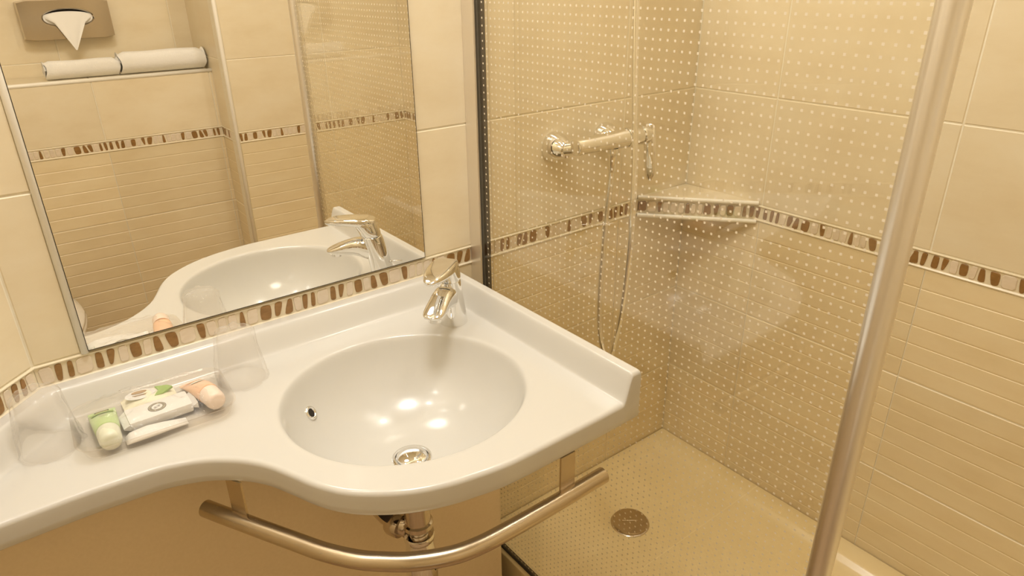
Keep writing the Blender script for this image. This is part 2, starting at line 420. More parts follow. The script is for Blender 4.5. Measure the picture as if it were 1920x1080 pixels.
# opposite side: cistern boxing with a ledge, back wall above it, pillar running to the shower
wall('wall_boxing', (0,YBOX), (0,1), -XPIL, -XL, FL, LEDGE-.008, -.148, 'low tiled boxing with a ledge opposite the washbasin', design=rep(D2, -.143, 0, 3), thick=.05)
wall('wall_opposite', (0,YB), (0,1), -XPIL-.05, -XL, LEDGE-.06, CEIL, -.148+.05, 'beige tiled wall above the towel ledge', band=False)
wall('wall_pillar', (0,YPIL), (0,1), -W, -XPIL-.001, FL, CEIL, -.148-.383, 'tiled projecting wall opposite the shower mixer', design=rep(D2, -.52, -1, 0))
wall('wall_pillar_side', (XPIL,YPIL), (-1,0), .0075, -YB+YPIL+.0, FL, CEIL, 0.02, 'narrow side face of the projecting tiled wall', design=rep(D2, -.1, 0, 1))
# ledge top tiles and trims
g = G(); g.box(XL, XPIL, YB, YBOX-.002, LEDGE-.05, LEDGE-.006)
led = tag(g.obj('ledge', m_grout, loc=(-.4, -1.75, LEDGE)), 'tiled ledge above the boxing that carries the towels', 'ledge', kind='structure')
x = XPIL-.012
while x > XL+.02:
    x1 = max(x-TW, XL); g = G(); g.box(x1+.0014, x-.0014, YB+.003, YBOX-.012, LEDGE-.006, LEDGE, .001); g.obj('tile', m_tile, led); x = x1
g = G(); g.tube([(XL, YBOX-.004, LEDGE-.005), (XPIL, YBOX-.004, LEDGE-.005)], .0072, 12)
tag(g.obj('trim_1', m_trim, loc=(-.4, YBOX-.004, LEDGE-.005), smooth=True), 'pale rounded trim along the front of the towel ledge', 'trim', kind='structure')
g = G(); g.tube([(XPIL+.001, YPIL-.001, FL), (XPIL+.001, YPIL-.001, CEIL)], .0075, 12)
tag(g.obj('trim_2', m_trim, loc=(XPIL, YPIL, FL), smooth=True), 'pale rounded vertical trim on the projecting wall corner', 'trim', kind='structure')
g = G(); g.tube([(-.5388, -.0015, .2288), (-.5388, -.0015, 1.10)], .0052, 12)
tag(g.obj('trim_3', m_trim, loc=(-.5395, 0, .2288), smooth=True), 'pale bead of sealant along the left edge of the mirror', 'trim', kind='structure')

# ------------------------------------------------------------------ mirror
MX0, MX1, MZ0, MZ1 = -.535, .0562, .2315, 1.08
mr = thing('mirror', (-.24, 0, MZ0), 'large frameless wall mirror with a dark edge above the washbasin', 'mirror')
g = G(); g.box(MX0, MX1, -.0042, -.0006, MZ0, MZ1); g.obj('backing', m_mirror_edge, mr)
e = .0014
mk('mirror_face', [(MX0+e, -.0046, MZ0+e), (MX1-e, -.0046, MZ0+e), (MX1-e, -.0046, MZ1-e), (MX0+e, -.0046, MZ1-e)], [(0,1,2,3)], m_mirror, mr)

# ------------------------------------------------------------------ washbasin
ZC, ZB = .153, .1158
front = [(-.849,-.243),(-.74,-.240),(-.66,-.2395),(-.60,-.240),(-.56,-.2425),(-.514,-.2465),(-.484,-.2545),(-.458,-.266),(-.438,-.280),(-.419,-.297),(-.402,-.3175),
         (-.3905,-.336),(-.3805,-.3575),(-.3715,-.378),(-.364,-.396),(-.352,-.419),(-.338,-.4395),(-.3225,-.456),(-.3065,-.4695),(-.2895,-.482),(-.2725,-.4925),(-.253,-.502),
         (-.233,-.5095),(-.212,-.516),(-.19,-.5205),(-.163,-.5258),(-.136,-.529),(-.10,-.530),(-.05,-.530),(.0,-.530),(.05,-.5295),(.112,-.528)]
FC = catmull([(x, y, 0) for x, y in front], 12)
BC, BA, BB, BANG = (-.157, -.287), .1885, .1775, math.atan2(-.275, .961)
def smooth01(t): t = max(0, min(1, t)); return t*t*(3-2*t)
def basin_rho(x, y):
    dx, dy = x-BC[0], y-BC[1]; c, s = math.cos(BANG), math.sin(BANG)
    u, v = dx*c+dy*s, -dx*s+dy*c
    return math.hypot(u/BA, v/BB)
BD = [(0,.134),(.12,.1325),(.3,.1285),(.45,.121),(.58,.110),(.68,.098),(.76,.085),(.83,.070),(.89,.053),(.93,.038),(.96,.0245),(.98,.0135),(.992,.0070),(1.003,.0030),(1.016,.0010),(1.035,.0002),(1.06,0)]
BDs = catmull([(a, b, 0) for a, b in BD], 6); BDs = [(p.x, p.y) for p in BDs]
def top_z(x, y):
    z = ZC
    d = -y; lip = .040*smooth01((.053-d)/.034)
    d2 = ((x+.606)-y)/math.sqrt(2); lip = max(lip, .040*smooth01((.053-d2)/.034))
    d3 = .112-x; l3 = .0465*smooth01((.036-d3)/.019); lip = max(lip, l3) + .25*min(lip, l3)*0
    # crown rounding of the lips
    if lip > .03: lip -= .0025*(max(0, (.004-min(d, d2, d3))/.004))**2
    r = basin_rho(x, y)
    if r < 1.08: z -= interp(BDs, r)
    return z+lip
cols = FC; NR = 230
V = []; F = []; n_ = len(cols); RR = .007
def yb(x): return -max(0.0, -(x+.606)) - .0005
fn = []
for i, p in enumerate(cols):
    t = (cols[min(i+1, n_-1)]-cols[max(i-1, 0)]).normalized(); fn.append(Vector((t.y, -t.x, 0)))
# columns: denser sampling in x, each running from the wall to the rounded front edge
XS = []
x = -.846
while x < .112: XS.append(x); x += .0024 if x < .07 else .0012
XS.append(.112)
def front_at(x):
    for i in range(n_-1):
        if cols[i].x <= x <= cols[i+1].x or i == n_-2:
            t = (x-cols[i].x)/max(1e-9, cols[i+1].x-cols[i].x); t = max(0, min(1, t))
            return cols[i].lerp(cols[i+1], t), fn[i].lerp(fn[i+1], t).normalized()
prof = [(0.0, 0.0)] + [(RR*(1-math.sin(a)), RR*(1-math.cos(a))) for a in [PI/2*k/6 for k in range(1, 7)]]
rowsN = None
for x in XS:
    p, nn = front_at(x); inner = p-nn*RR; back = yb(x)
    inner.y = min(inner.y, back-.0005)
    col = []
    for j in range(NR+1):
        t = j/NR; t = t*.92+.08*t*t
        t = j/NR
        X = lerp(x, inner.x, smooth01(max(0, (t-.5)/.5))); Y = lerp(back, inner.y, t)
        col.append((X, Y, top_z(X, Y)))
    ze = col[-1][2]
    for k in range(1, 7):
        a = PI/2*k/6; q = inner+nn*RR*math.sin(a); col.append((q.x, q.y, ze-RR*(1-math.cos(a))))
    for k in range(1, 4): q = inner+nn*RR; col.append((q.x, q.y, lerp(ze-RR, ZB+.002, k/3)))
    q = inner+nn*(RR-.002); col.append((q.x, q.y, ZB))
    for k in range(1, 61):
        X, Y = lerp(q.x, x, smooth01(min(1, k/30))), lerp(q.y, back, k/60)
        rh = basin_rho(X, Y); zz = ZB
        if rh < 1.1: zz = min(ZB, ZC-.011-interp(BDs, max(0, (rh-.06)/1.0)))
        col.append((X, Y, zz))
    rowsN = len(col); V += col
nx = len(XS)
for i in range(nx-1):
    for j in range(rowsN-1):
        a = i*rowsN+j; F.append((a, a+1, a+1+rowsN, a+rowsN))
    # back face against the wall
    F.append((i*rowsN, (i+1)*rowsN, (i+1)*rowsN+rowsN-1, i*rowsN+rowsN-1))
F.append(tuple(range((nx-1)*rowsN, nx*rowsN)))
basin = mk('washbasin', V, F, m_sink, loc=(-.2, -.26, ZC), smooth=True, auto=50)
tag(basin, 'white moulded washbasin counter with an oval bowl and raised lips', 'washbasin')
# pop-up waste and overflow
g = G(); g.lathe([(.0325,.0),(.0325,.0025),(.031,.0035),(.0275,.0035),(.0265,.0015)], (BC[0], BC[1], ZC-.1335), seg=40, caps=False)
dr = g.obj('drain_ring', m_chrome, basin, smooth=True, auto=40)
g = G(); g.lathe([(.024,.002),(.0255,.0045),(.0245,.007),(.02,.0092),(.012,.0108),(.004,.0114),(0,.0115)], (BC[0], BC[1], ZC-.1335), seg=40)
g.obj('drain_plug', m_chrome, basin, smooth=True, auto=40)
# overflow: on the bowl wall, facing the middle
oc = Vector((-.2725, -.172, .1215))
eps = .004
gx = (interp(BDs, basin_rho(oc.x+eps, oc.y))-interp(BDs, basin_rho(oc.x-eps, oc.y)))/(2*eps)
gy = (interp(BDs, basin_rho(oc.x, oc.y+eps))-interp(BDs, basin_rho(oc.x, oc.y-eps)))/(2*eps)
oc.z = ZC-interp(BDs, basin_rho(oc.x, oc.y)); on = Vector((gx, gy, 1)).normalized()
g = G(); g.lathe([(.0118,-.002),(.0122,.001),(.0112,.003),(.0095,.0036),(.0078,.003),(.0070,.001),(.0066,-.004)], oc, on, 32, caps=False)
ov = g.obj('overflow_ring', m_chrome, basin, smooth=True)
g = G(); g.lathe([(.0072,.0012),(.0,.0012)], oc, on, 24, caps=False); g.obj('overflow_hole', m_dark, ov)

# ------------------------------------------------------------------ basin tap
FO = Vector((.030, -.140, ZC)); FU = Vector((-.7862, -.618, 0)); FV = Vector((.618, -.7862, 0))
tap = thing('basin_tap', FO, 'chrome single lever mixer tap leaning over the washbasin', 'tap')
def se(c, a, b, ea, eb, n=28, p=2.4):
    out = []
    for k in range(n):
        t = 2*PI*k/n; ct, st = math.cos(t), math.sin(t)
        out.append(c+ea*a*math.copysign(abs(ct)**(2/p), ct)+eb*b*math.copysign(abs(st)**(2/p), st))
    return out
def fp(s, v, z): return FO+FU*s+FV*v+Vector((0,0,z))
g = G(); rings = []
for z, b, f_, hw in [(0,-.0255,.0265,.0255),(.003,-.025,.0265,.0257),(.023,-.0196,.0275,.0243),(.04,-.0155,.030,.0235),(.055,-.012,.0325,.0228),(.07,-.008,.036,.0222),(.083,-.005,.0385,.0218),(.0925,-.0025,.0405,.0215),(.0935,-.001,.0395,.0205)]:
    rings.append(se(fp((b+f_)/2, 0, z), (f_-b)/2, hw, FU, FV, 32, 2.1))
g.rings(rings); g.obj('body', m_chrome, tap, smooth=True, auto=40)
g = G(); rings = []
for s, t, b, hw in [(.012,.072,.040,.016),(.03,.086,.042,.0195),(.045,.0888,.0485,.0195),(.058,.0866,.0515,.0192),(.072,.0825,.052,.0192),(.086,.0775,.0525,.0195),(.098,.0722,.0535,.0193),(.107,.0680,.0552,.0175),(.1125,.0652,.0575,.0135),(.1152,.0632,.0595,.007)]:
    rings.append(se(fp(s, 0, (t+b)/2), (t-b)/2, hw, Vector((0,0,1)), FV, 28, 2.7))
g.rings(rings); g.obj('spout', m_chrome, tap, smooth=True, auto=45)
ax = (FU*.12+Vector((0,0,-1))).normalized()
g = G(); g.lathe([(.0118,-.004),(.0118,.0035),(.0108,.0045),(.0095,.0045),(.009,.002)], fp(.0965, 0, .0525), ax, 28, caps=True); ar = g.obj('aerator', m_chrome, tap, smooth=True, auto=40)
g = G(); rings = []
for z, b, f_, hw in [(.0945,.0005,.0405,.0212),(.0965,.0,.0415,.0222),(.106,.002,.0455,.0226),(.1165,.0052,.052,.0228),(.124,.0075,.056,.0226),(.1285,.0100,.058,.021)]:
    rings.append(se(fp((b+f_)/2, 0, z), (f_-b)/2, hw, FU, FV, 32, 2.5))
g.rings(rings); g.obj('lever_head', m_chrome, tap, smooth=True, auto=40)
g = G(); rings = []
for s, t, b, hw in [(.0085,.1292,.118,.0120),(.014,.1315,.1165,.0185),(.026,.1342,.116,.0225),(.045,.1347,.1165,.0232),(.065,.1343,.1172,.0222),(.082,.1336,.1178,.0198),(.095,.1326,.1182,.0165),(.104,.1305,.1187,.0130),(.110,.1280,.1198,.0090),(.1128,.1262,.1212,.0045)]:
    rings.append(se(fp(s, 0, (t+b)/2), (t-b)/2, hw, Vector((0,0,1)), FV, 28, 4.5))
g.rings(rings); g.obj('lever', m_chrome, tap, smooth=True, auto=35)
g = G(); g.tube([fp(-.010, .004, .033), fp(-.0405, .004, .034)], .0016, 10); g.obj('popup_rod', m_chrome, tap, smooth=True)

# ------------------------------------------------------------------ panel below, trap, towel bar
g = G(); cps = [(.11, FL), (.11, ZB-.0005)]
x = .10
while x > -.42:
    zz = ZB-.0005
    for yy in (-.162, -.148):
        rh = basin_rho(x, yy)
        if rh < 1.1: zz = min(zz, ZC-.018-interp(BDs, max(0, rh-.10)))
    cps.append((x, zz)); x -= .01
cps += [(-.752, ZB-.0005), (-.752, FL)]
g.rings([[(px, -.162, pz) for px, pz in cps], [(px, -.148, pz) for px, pz in cps]])
tag(g.obj('pipe_casing', m_panel, loc=(-.33, -.155, FL)), 'plain cream painted casing board under the washbasin behind the trap', 'casing')
tr = thing('basin_trap', (BC[0], BC[1], FL), 'chrome bottle trap hanging below the washbasin bowl', 'trap')
c = (BC[0], BC[1], 0)
g = G(); g.lathe([(.0225,.01),(.0225,-.112),(.026,-.114),(.0265,-.122),(.024,-.125),(.0185,-.127)], c, seg=32); g.obj('tailpiece', m_dkchrome, tr, smooth=True, auto=35)
g = G(); g.lathe([(.0165,-.12),(.0165,-.15)], c, seg=28); g.obj('inlet_pipe', m_dkchrome, tr, smooth=True)
g = G(); g.lathe([(.018,-.139),(.0265,-.139),(.0275,-.142),(.0275,-.150),(.025,-.154),(.023,-.156)], c, seg=32); g.obj('nut', m_chrome, tr, smooth=True, auto=35)
g = G(); g.lathe([(.0225,-.154),(.0235,-.160),(.0285,-.20),(.0290,-.245),(.027,-.256),(.015,-.260)], c, seg=36); g.obj('cup', m_chrome, tr, smooth=True, auto=45)
g = G(); g.tube([(BC[0]-.012, BC[1]+.01, -.128), (BC[0]-.03, BC[1]+.055, -.126), (BC[0]-.035, -.160, -.124)], [.020,.0165,.0165], 20); g.obj('outlet_pipe', m_dkchrome, tr, smooth=True)
g = G(); g.lathe([(.0215,-.014),(.0225,-.008),(.0225,.006),(.020,.012)], (BC[0]-.027, BC[1]+.030, -.126), Vector((-.37,.92,.04)), 24); g.obj('outlet_nut', m_dkchrome, tr, smooth=True, auto=40)
g = G(); g.tube([(BC[0]-.012, BC[1]+.01, -.048), (BC[0]-.034, BC[1]+.012, -.066), (BC[0]-.058, BC[1]+.012, -.084)], [.008,.010,.011], 18); g.obj('plug_linkage', m_black, tr, smooth=True)

bar = thing('towel_bar', (-.2, -.5, .05), 'curved brushed steel towel bar hanging under the washbasin front', 'towel rail')
bp_ = [(-.4624,-.2304),(-.4475,-.2590),(-.432,-.2875),(-.4075,-.333),(-.383,-.378),(-.366,-.409),(-.348,-.436),(-.329,-.4595),(-.308,-.479),(-.287,-.4965),(-.264,-.5105),(-.245,-.520),(-.2248,-.5275),(-.20,-.5325),(-.17,-.535),(-.10,-.5362),(-.04,-.536),(.034,-.5347)]
BZ = .047
path = catmull([(x, y, BZ) for x, y in bp_], 5)
g = G(); g.tube(path, .0125, 28, caps=False)
# hollow ends
for pa, pb in ((path[0], path[1]), (path[-1], path[-2])):
    d_ = (pa-pb).normalized(); g.lathe([(.0125,0),(.0112,.0004),(.0106,-.001),(.0106,-.03),(0,-.03)], pa, d_, 28, caps=False)
g.obj('bar', m_brushed, bar, smooth=True, auto=50)
for cx_, cy_, dr_ in ((-.4285, -.2845, Vector((.46,-.885,0)).normalized()), (-.035, -.529, Vector((1,0,0)))):
    nn = Vector((dr_.y, -dr_.x, 0))
    g = G()
    for z0, z1 in ((BZ+.006, ZB),):
        a = [Vector((cx_, cy_, 0))+dr_*u*.0135+nn*v*.0016 for u, v in ((-1,-1),(1,-1),(1,1),(-1,1))]
        g.rings([[p+Vector((0,0,z0)) for p in a], [p+Vector((0,0,z1)) for p in a]])
    g.obj('bracket', m_dkchrome if False else m_brushed, bar)

# ------------------------------------------------------------------ shower: tray, glass, profile, pole
TZ = -.5416
tray = thing('shower_tray', (.5, -.7, FL), 'cream acrylic shower tray with a raised rim and round drain', 'shower tray')
tx0, tx1, ty0, ty1 = .158, W-.0015, YPIL+.004, -.0015
def rrect(x0, x1, y0, y1, r, n=6):
    out = []
    for cx_, cy_, a0 in ((x1-r, y1-r, 0), (x0+r, y1-r, PI/2), (x0+r, y0+r, PI), (x1-r, y0+r, 1.5*PI)):
        for k in range(n+1): a = a0+PI/2*k/n; out.append((cx_+r*math.cos(a), cy_+r*math.sin(a)))
    return out
g = G(); rings = []
for ins, z, r in ((0,FL+.001,.004),(0,TZ-.006,.004),(.002,TZ-.0015,.004),(.006,TZ,.006),(.052,TZ,.012),(.058,TZ-.002,.016),(.068,TZ-.011,.024),(.085,TZ-.0155,.04),(.12,TZ-.017,.06)):
    iy1 = ty1-ins*(.62 if ins > .01 else 1)
    rings.append([(px, py, z) for px, py in rrect(tx0+ins*(.75 if ins > .01 else 1), tx1-ins, ty0+ins, iy1, r)])
g.rings(rings, caps=False)
k = len(g.v)-len(rings[0]); cc = len(g.v); g.v.append((.493, -.207, TZ-.022)); nn_ = len(rings[0])
for j in range(nn_): g.f.append((k+j, k+(j+1) % nn_, cc)); g.m.append(0)
g.obj('basin', m_tray, tray, smooth=True, auto=40)
# anti-slip grain printed dots are on the glass; drain cover is its own part
dc = Vector((.493, -.207, TZ-.0215))
g = G(); g.lathe([(.050,-.002),(.050,.0015),(.0475,.003)], dc, seg=40, caps=True); dd = g.obj('drain_flange', m_dkchrome, tray, smooth=True, auto=40)
g = G(); g.lathe([(.046,.003),(.0465,.0065),(.045,.0085),(.030,.0102),(.012,.011),(0,.0112)], dc, seg=48); dcv = g.obj('drain_cover', m_cover, tray, smooth=True, auto=40)
g = G(); pts = [dc+Vector((.026*math.cos(a)+(.0), .0, 0)) for a in (0,)]
arc = [dc+Vector((.793*u*.03-.609*-.0, -.609*u*.03, .0108-.0016*u*u))+Vector((.554,.721,0))*(.003*u*u-.002) for u in [k/8-1 for k in range(17)]]
g.tube(arc, [.0002+.0012*(1-abs(k/8-1)) for k in range(17)], 8); g.obj('cover_groove', m_chrome, dcv, smooth=True)

GX = .173
sg = thing('shower_screen', (GX, -.4, TZ), 'clear glass shower screen printed with rows of tiny dots', 'shower screen')
GY0, GY1, GZ0, GZ1 = -.012, -.812, TZ+.006, 1.34
v = [(x, y, z) for x in (.1715, .1775) for y in (GY1, GY0) for z in (GZ0, GZ1)]
o = mk('glass_pane', v, [(0,1,3,2),(4,6,7,5),(0,4,5,1),(2,3,7,6),(0,2,6,4),(1,5,7,3)], m_glass, sg, mats=[m_glass, m_dots], fm=[1,0,0,0,0,0])
# object coordinates of the print are measured from the screen's origin, so move the pane's origin to the datum
for vv in o.data.vertices: vv.co += ORG[sg]
o.location = -ORG[sg]
g = G()
cp = [(.1675,-.0005),(.1675,-.036),(.1712,-.036),(.1712,-.008),(.1778,-.008),(.1778,-.036),(.1815,-.036),(.1815,-.0005)]
g.rings([[(px, py, TZ+.001) for px, py in cp], [(px, py, GZ1) for px, py in cp]])
g.obj('wall_channel', m_alu, sg)
g = G(); g.box(.1779, .1865, -.0455, -.0362, TZ+.001, GZ1); g.obj('gasket', m_black, sg)
g = G(); g.box(.1690, .1800, GY1, -.037, TZ, TZ+.0055); g.obj('bottom_seal', m_black, sg)
g = G(); g.lathe([(.0155, TZ), (.0155, GZ1+.02)], (GX+.002, -.8145, 0), seg=40); g.obj('end_pole', m_alu_pole, sg, smooth=True, auto=40)

# corner shelf
sh = thing('corner_shelf', (W, 0, .1845), 'tiled triangular corner shelf with a mosaic front in the shower', 'shelf')
p1, p2 = Vector((.6725, -.0015, 0)), Vector((W-.0015, -.220, 0)); L_ = (p2-p1).length; tt = (p2-p1)/L_; nn = Vector((tt.y, -tt.x, 0))
if nn.x > 0: nn = -nn
pc = Vector((W-.0015, -.0015, 0))
Z3 = Vector((0,0,1))
g = G(); t0 = [p1+tt*.001-nn*.004, p2-nn*.004, pc]
g.rings([[p+Z3*.1865 for p in t0], [p+Z3*.2295 for p in t0]]); g.obj('core', m_border, sh)
g = G(); t1 = [p1+tt*.004-nn*.010, p2-tt*.004-nn*.010, pc+Vector((-.001,-.001,0))]
g.rings([[p+Z3*.2295 for p in t1], [p+Z3*.2345 for p in t1]]); g.obj('top_tile', m_tile, sh)
for zc_ in (.1875, .2335):
    g = G(); g.tube([p1+nn*.0008+Z3*zc_, p2+nn*.0008+Z3*zc_], .0052, 14); g.obj('front_rail', m_trim, sh, smooth=True, auto=50)
PCS = [(.0025,.0211,'S'),(.0479,.0591,'V'),(.115,.1268,'T'),(.1589,.177,'B'),(.1817,.1956,'V'),(.214,.2289,'S'),(.2495,.2604,'A'),(.2669,.2778,'D')]
def shelf_piece(u0, u1, kind, m):
    hw = (u1-u0)/2; a, b = {'S':(1,.95),'V':(1,.45),'T':(.62,1),'B':(.75,1),'A':(.35,1),'D':(1,.6)}.get(kind, (1,1))
    q = [(-hw*a, .2225), (hw*(1 if kind == 'D' else a), .2235), (hw*b, .1985), (-hw*(1 if kind == 'D' else b), .1975)]
    q = chaikin(q, .16); uc = (u0+u1)/2; g = G(); rings = []
    for off, sc_ in ((-.004, 1), (-.0004, 1), (.0006, .9)):
        rings.append([p1+tt*(uc+p[0]*sc_)-nn*.0+nn*(off)+Z3*(.210+(p[1]-.210)*sc_) for p in q])
    g.rings(rings); g.obj('mosaic_piece', m, sh)
prev = .0
for u0, u1, kd in PCS+[(.284,.284,'')]:
    gap = u0-prev
    if gap > .012:
        n = max(1, round(gap/.019)); w_ = gap/n
        for j in range(n): shelf_piece(prev+w_*j+.0022, prev+w_*(j+1)-.0022, 'S', m_pale)
    if kd: shelf_piece(u0, u1, kd, m_brown)
    prev = u1

# shower mixer
mx = thing('shower_mixer', (.5, 0, .40), 'chrome shower mixer with a side lever on the tiled wall', 'shower mixer')
for xx in (.392, .543):
    g = G(); g.lathe([(.033,.0005),(.0342,.004),(.0335,.009),(.030,.019),(.024,.030),(.0185,.040),(.0165,.043)], (xx, 0, .401), (0,-1,0), 36); g.obj('escutcheon', m_chrome, mx, smooth=True, auto=40)
    g = G(); g.tube([(xx, -.03, .401), (xx+(.012 if xx < .5 else 0), -.05, .405)], .0155, 24); g.obj('union', m_chrome, mx, smooth=True, auto=40)
g = G(); g.lathe([(.012,.0),(.0165,.002),(.0178,.006),(.018,.03),(.0185,.09),(.0195,.12),(.021,.135),(.0215,.150)], (.392, -.066, .409), (1,0,0), 36); g.obj('body', m_chrome, mx, smooth=True, auto=40)
g = G(); g.lathe([(.0215,0),(.0222,.003),(.0222,.042),(.0205,.045)], (.5435, -.066, .409), (1,0,0), 36); g.obj('cartridge', m_chrome, mx, smooth=True, auto=40)
g = G(); g.lathe([(.0195,0),(.0225,.002),(.0228,.018),(.020,.023),(.010,.025)], (.590, -.066, .409), (1,0,0), 36); g.obj('handle_cap', m_chrome, mx, smooth=True, auto=40)
g = G(); rings = []
for z, hw, th in [(.432,.006,.004),(.428,.012,.0065),(.405,.014,.008),(.370,.0138,.007),(.335,.0132,.006),(.315,.0115,.005),(.306,.007,.0035),(.303,.0025,.002)]:
    rings.append(se(Vector((.617, -.070-(.43-z)*.10, z)), hw, th, Vector((0.45,-.893,0)).normalized(), Vector((.893,.45,0)).normalized(), 24, 2.6))
g.rings(rings); g.obj('lever', m_chrome, mx, smooth=True, auto=50)
g = G(); g.lathe([(.0125,0),(.0125,.012),(.0105,.014)], (.507, -.066, .392), (0,0,-1), 24); g.obj('hose_outlet', m_chrome, mx, smooth=True, auto=40)
# hose with a wound steel skin
hp = catmull([(.507,-.066,.385),(.505,-.066,.33),(.499,-.062,.22),(.495,-.060,.1125),(.491,-.062,.02),(.488,-.070,-.045),(.484,-.086,-.088),(.479,-.108,-.105),(.470,-.131,-.082),(.462,-.146,-.04),(.447,-.172,.03),(.434,-.192,.11),(.424,-.208,.20),(.422,-.211,.26),(.428,-.205,.34),(.436,-.194,.42),(.448,-.170,.58),(.457,-.154,.70),(.470,-.13,.9),(.49,-.10,1.08),(.50,-.085,1.18)], 10)
hs = thing('shower_hose', (.507, -.066, .385), 'flexible steel shower hose looping down from the mixer', 'hose')
HP = []; 
for a, b in zip(hp, hp[1:]):
    k = max(1, int((b-a).length/.0022))
    HP += [a.lerp(b, i/k) for i in range(k)]
HP.append(hp[-1])
g = G(); g.tube(HP, [.0068 if i % 2 else .0064 for i in range(len(HP))], 14); g.obj('hose', m_chrome, hs, smooth=True)
g = G(); g.lathe([(.0098,.004),(.0098,-.016),(.0088,-.018),(.0085,-.040),(.0075,-.046)], (.507,-.066,.385), seg=20); g.obj('ferrule', m_chrome, hs, smooth=True, auto=40)
hd = thing('hand_shower', (.50, -.085, 1.18), 'chrome hand shower held on a wall bracket above the mixer', 'hand shower')
g = G(); g.tube([(.50,-.085,1.17),(.503,-.09,1.22),(.508,-.11,1.32),(.512,-.14,1.36)], [.010,.012,.012,.016], 20); g.obj('handle', m_chrome, hd, smooth=True)
g = G(); g.lathe([(.018,0),(.042,.012),(.045,.02),(.040,.024)], (.512,-.138,1.372), (0.05,-.6,-.8), 32); g.obj('head', m_chrome, hd, smooth=True, auto=40)
g = G(); g.tube([(.503,0,1.215),(.503,-.085,1.215)], [.02,.015], 20); g.obj('bracket', m_chrome, hd, smooth=True, auto=40)

# ------------------------------------------------------------------ things on the counter
def cup(x, y, label, seed):
    random.seed(seed)
    t = thing('wrapped_cup', (x, y, ZC), label, 'cup', 'upturned wrapped cups on the counter')
    R0, R1, h = .0345, .0255, .086
    g = G(); g.lathe([(R0+.001,.001),(R0+.0012,.003),(R0,.005),(R1,h-.006),(R1-.002,h-.001),(R1-.005,h),(.0,h-.002),],(x,y,ZC),seg=36,caps=False)
    g.obj('tumbler', m_cup, t, smooth=True, auto=50)
    # loose film: wrinkled skin, gathered folds at the top and a skirt on the counter
    rings = []; n = 48; ph = [random.random()*6 for _ in range(6)]
    for rr, zz, am in [(R0+.0055,.0015,.0022),(R0+.0035,.006,.0016),(R0+.003,.02,.0012),((R0+R1)/2+.0045,.045,.0016),(R1+.0045,.070,.0018),(R1+.0035,.084,.0016),(R1-.002,.0905,.0016),(R1-.010,.0925,.0018),(.008,.0915,.0012),(.001,.0912,0)]:
        rings.append([(x+(rr+am*(math.sin(5*a+ph[0]+zz*60)+.7*math.sin(11*a+ph[1]-zz*90)+.5*math.sin(17*a+ph[2])))*math.cos(a), y+(rr+am*(math.sin(5*a+ph[0]+zz*60)+.7*math.sin(11*a+ph[1]-zz*90)+.5*math.sin(17*a+ph[2])))*math.sin(a), ZC+zz+(am*.8*math.sin(7*a+ph[3]) if zz > .06 else 0)) for a in [2*PI*k/n for k in range(n)]])
    g = G(); g.rings(rings, caps=False); g.obj('film_wrapper', m_film, t, smooth=True)
    return t
cup(-.612, -.108, 'film wrapped upturned cup at the left end of the counter, left of the tray', 3)
cup(-.347, -.096, 'film wrapped upturned cup between the toiletries tray and the bowl', 9)

# toiletries tray of clear plastic
tt_ = thing('toiletries_tray', (-.478, -.125, ZC), 'clear plastic tray of toiletries between the two cups', 'tray')
def ring_tray(ins, z, skew=0):
    pts = rrect(-.583+ins, -.380-ins, -.192+ins, -.058-ins, max(.003, .026-ins), 7)
    c, s = math.cos(-.05), math.sin(-.05)
    return [(-.4815+(px+.4815)*c-(py+.125)*s, -.125+(px+.4815)*s+(py+.125)*c, ZC+z) for px, py in pts]
g = G(); g.rings([ring_tray(.010,.0008), ring_tray(.007,.002), ring_tray(.001,.020), ring_tray(-.003,.0215), ring_tray(-.003,.0222), ring_tray(.000,.0215), ring_tray(.009,.0035), ring_tray(.012,.003)], caps=True)
g.obj('tray_body', m_acr, tt_, smooth=True, auto=50)
ZT = ZC+.0052
def tube_bottle(name, a, b, wflat, rc, m, mdk, label, mcap=None, cat='tube', z0=ZT, capl=.030, lift=0):
    """squeeze tube lying down: flat crimped end at a, cap at b"""
    a, b = Vector((*a, 0)), Vector((*b, 0)); d_ = (b-a).normalized(); s = Vector((-d_.y, d_.x, 0)); L = (b-a).length
    t = thing(name, (a.x, a.y, z0), label, cat)
    g = G(); rings = []
    for u, hw, hh in [(0,wflat,.0009),(.06,wflat,.0010),(.065,wflat,.0018),(.2,wflat*.99,.006),(.45,wflat*.95,.0115),(.68,rc+.001,.0140),(.74,rc,.0140)]:
        c_ = a+d_*(u*L)+Vector((0,0,z0+max(hh, .0012)+.0006+lift*u)); rings.append(se(c_, hw, hh, s, Z3, 28, 2.2))
    g.rings(rings); body = g.obj('tube_body', m, t, smooth=True, auto=50)
    g = G(); rr = rc*.98
    g.lathe([(rr*.92,-.002),(rr,.0),(rr*1.01,.004),(rr*.97,capl*.75),(rr*.88,capl*.93),(rr*.6,capl)], a+d_*(L-capl)+Vector((0,0,z0+.0148+lift*.9)), d_, 32)
    g.obj('cap', mcap or m_cap, t, smooth=True, auto=50)
    # shoulder ring and printed label patches sitting on the tube's upper side
    g = G(); g.lathe([(rr*.99,-.0012),(rr*1.03,0),(rr*.99,.0012)], a+d_*(L-capl-.001)+Vector((0,0,z0+.0146+lift*.88)), d_, 32, caps=False)
    g.obj('shoulder_ring', mdk, t, smooth=True)
    return t, a, d_, s, L, body
def top_height(u):   # upper surface of the tube above z0
    tab = [(0,.0024),(.06,.0026),(.2,.0126),(.45,.0236),(.68,.0286),(.74,.0286)]
    return interp(tab, u)
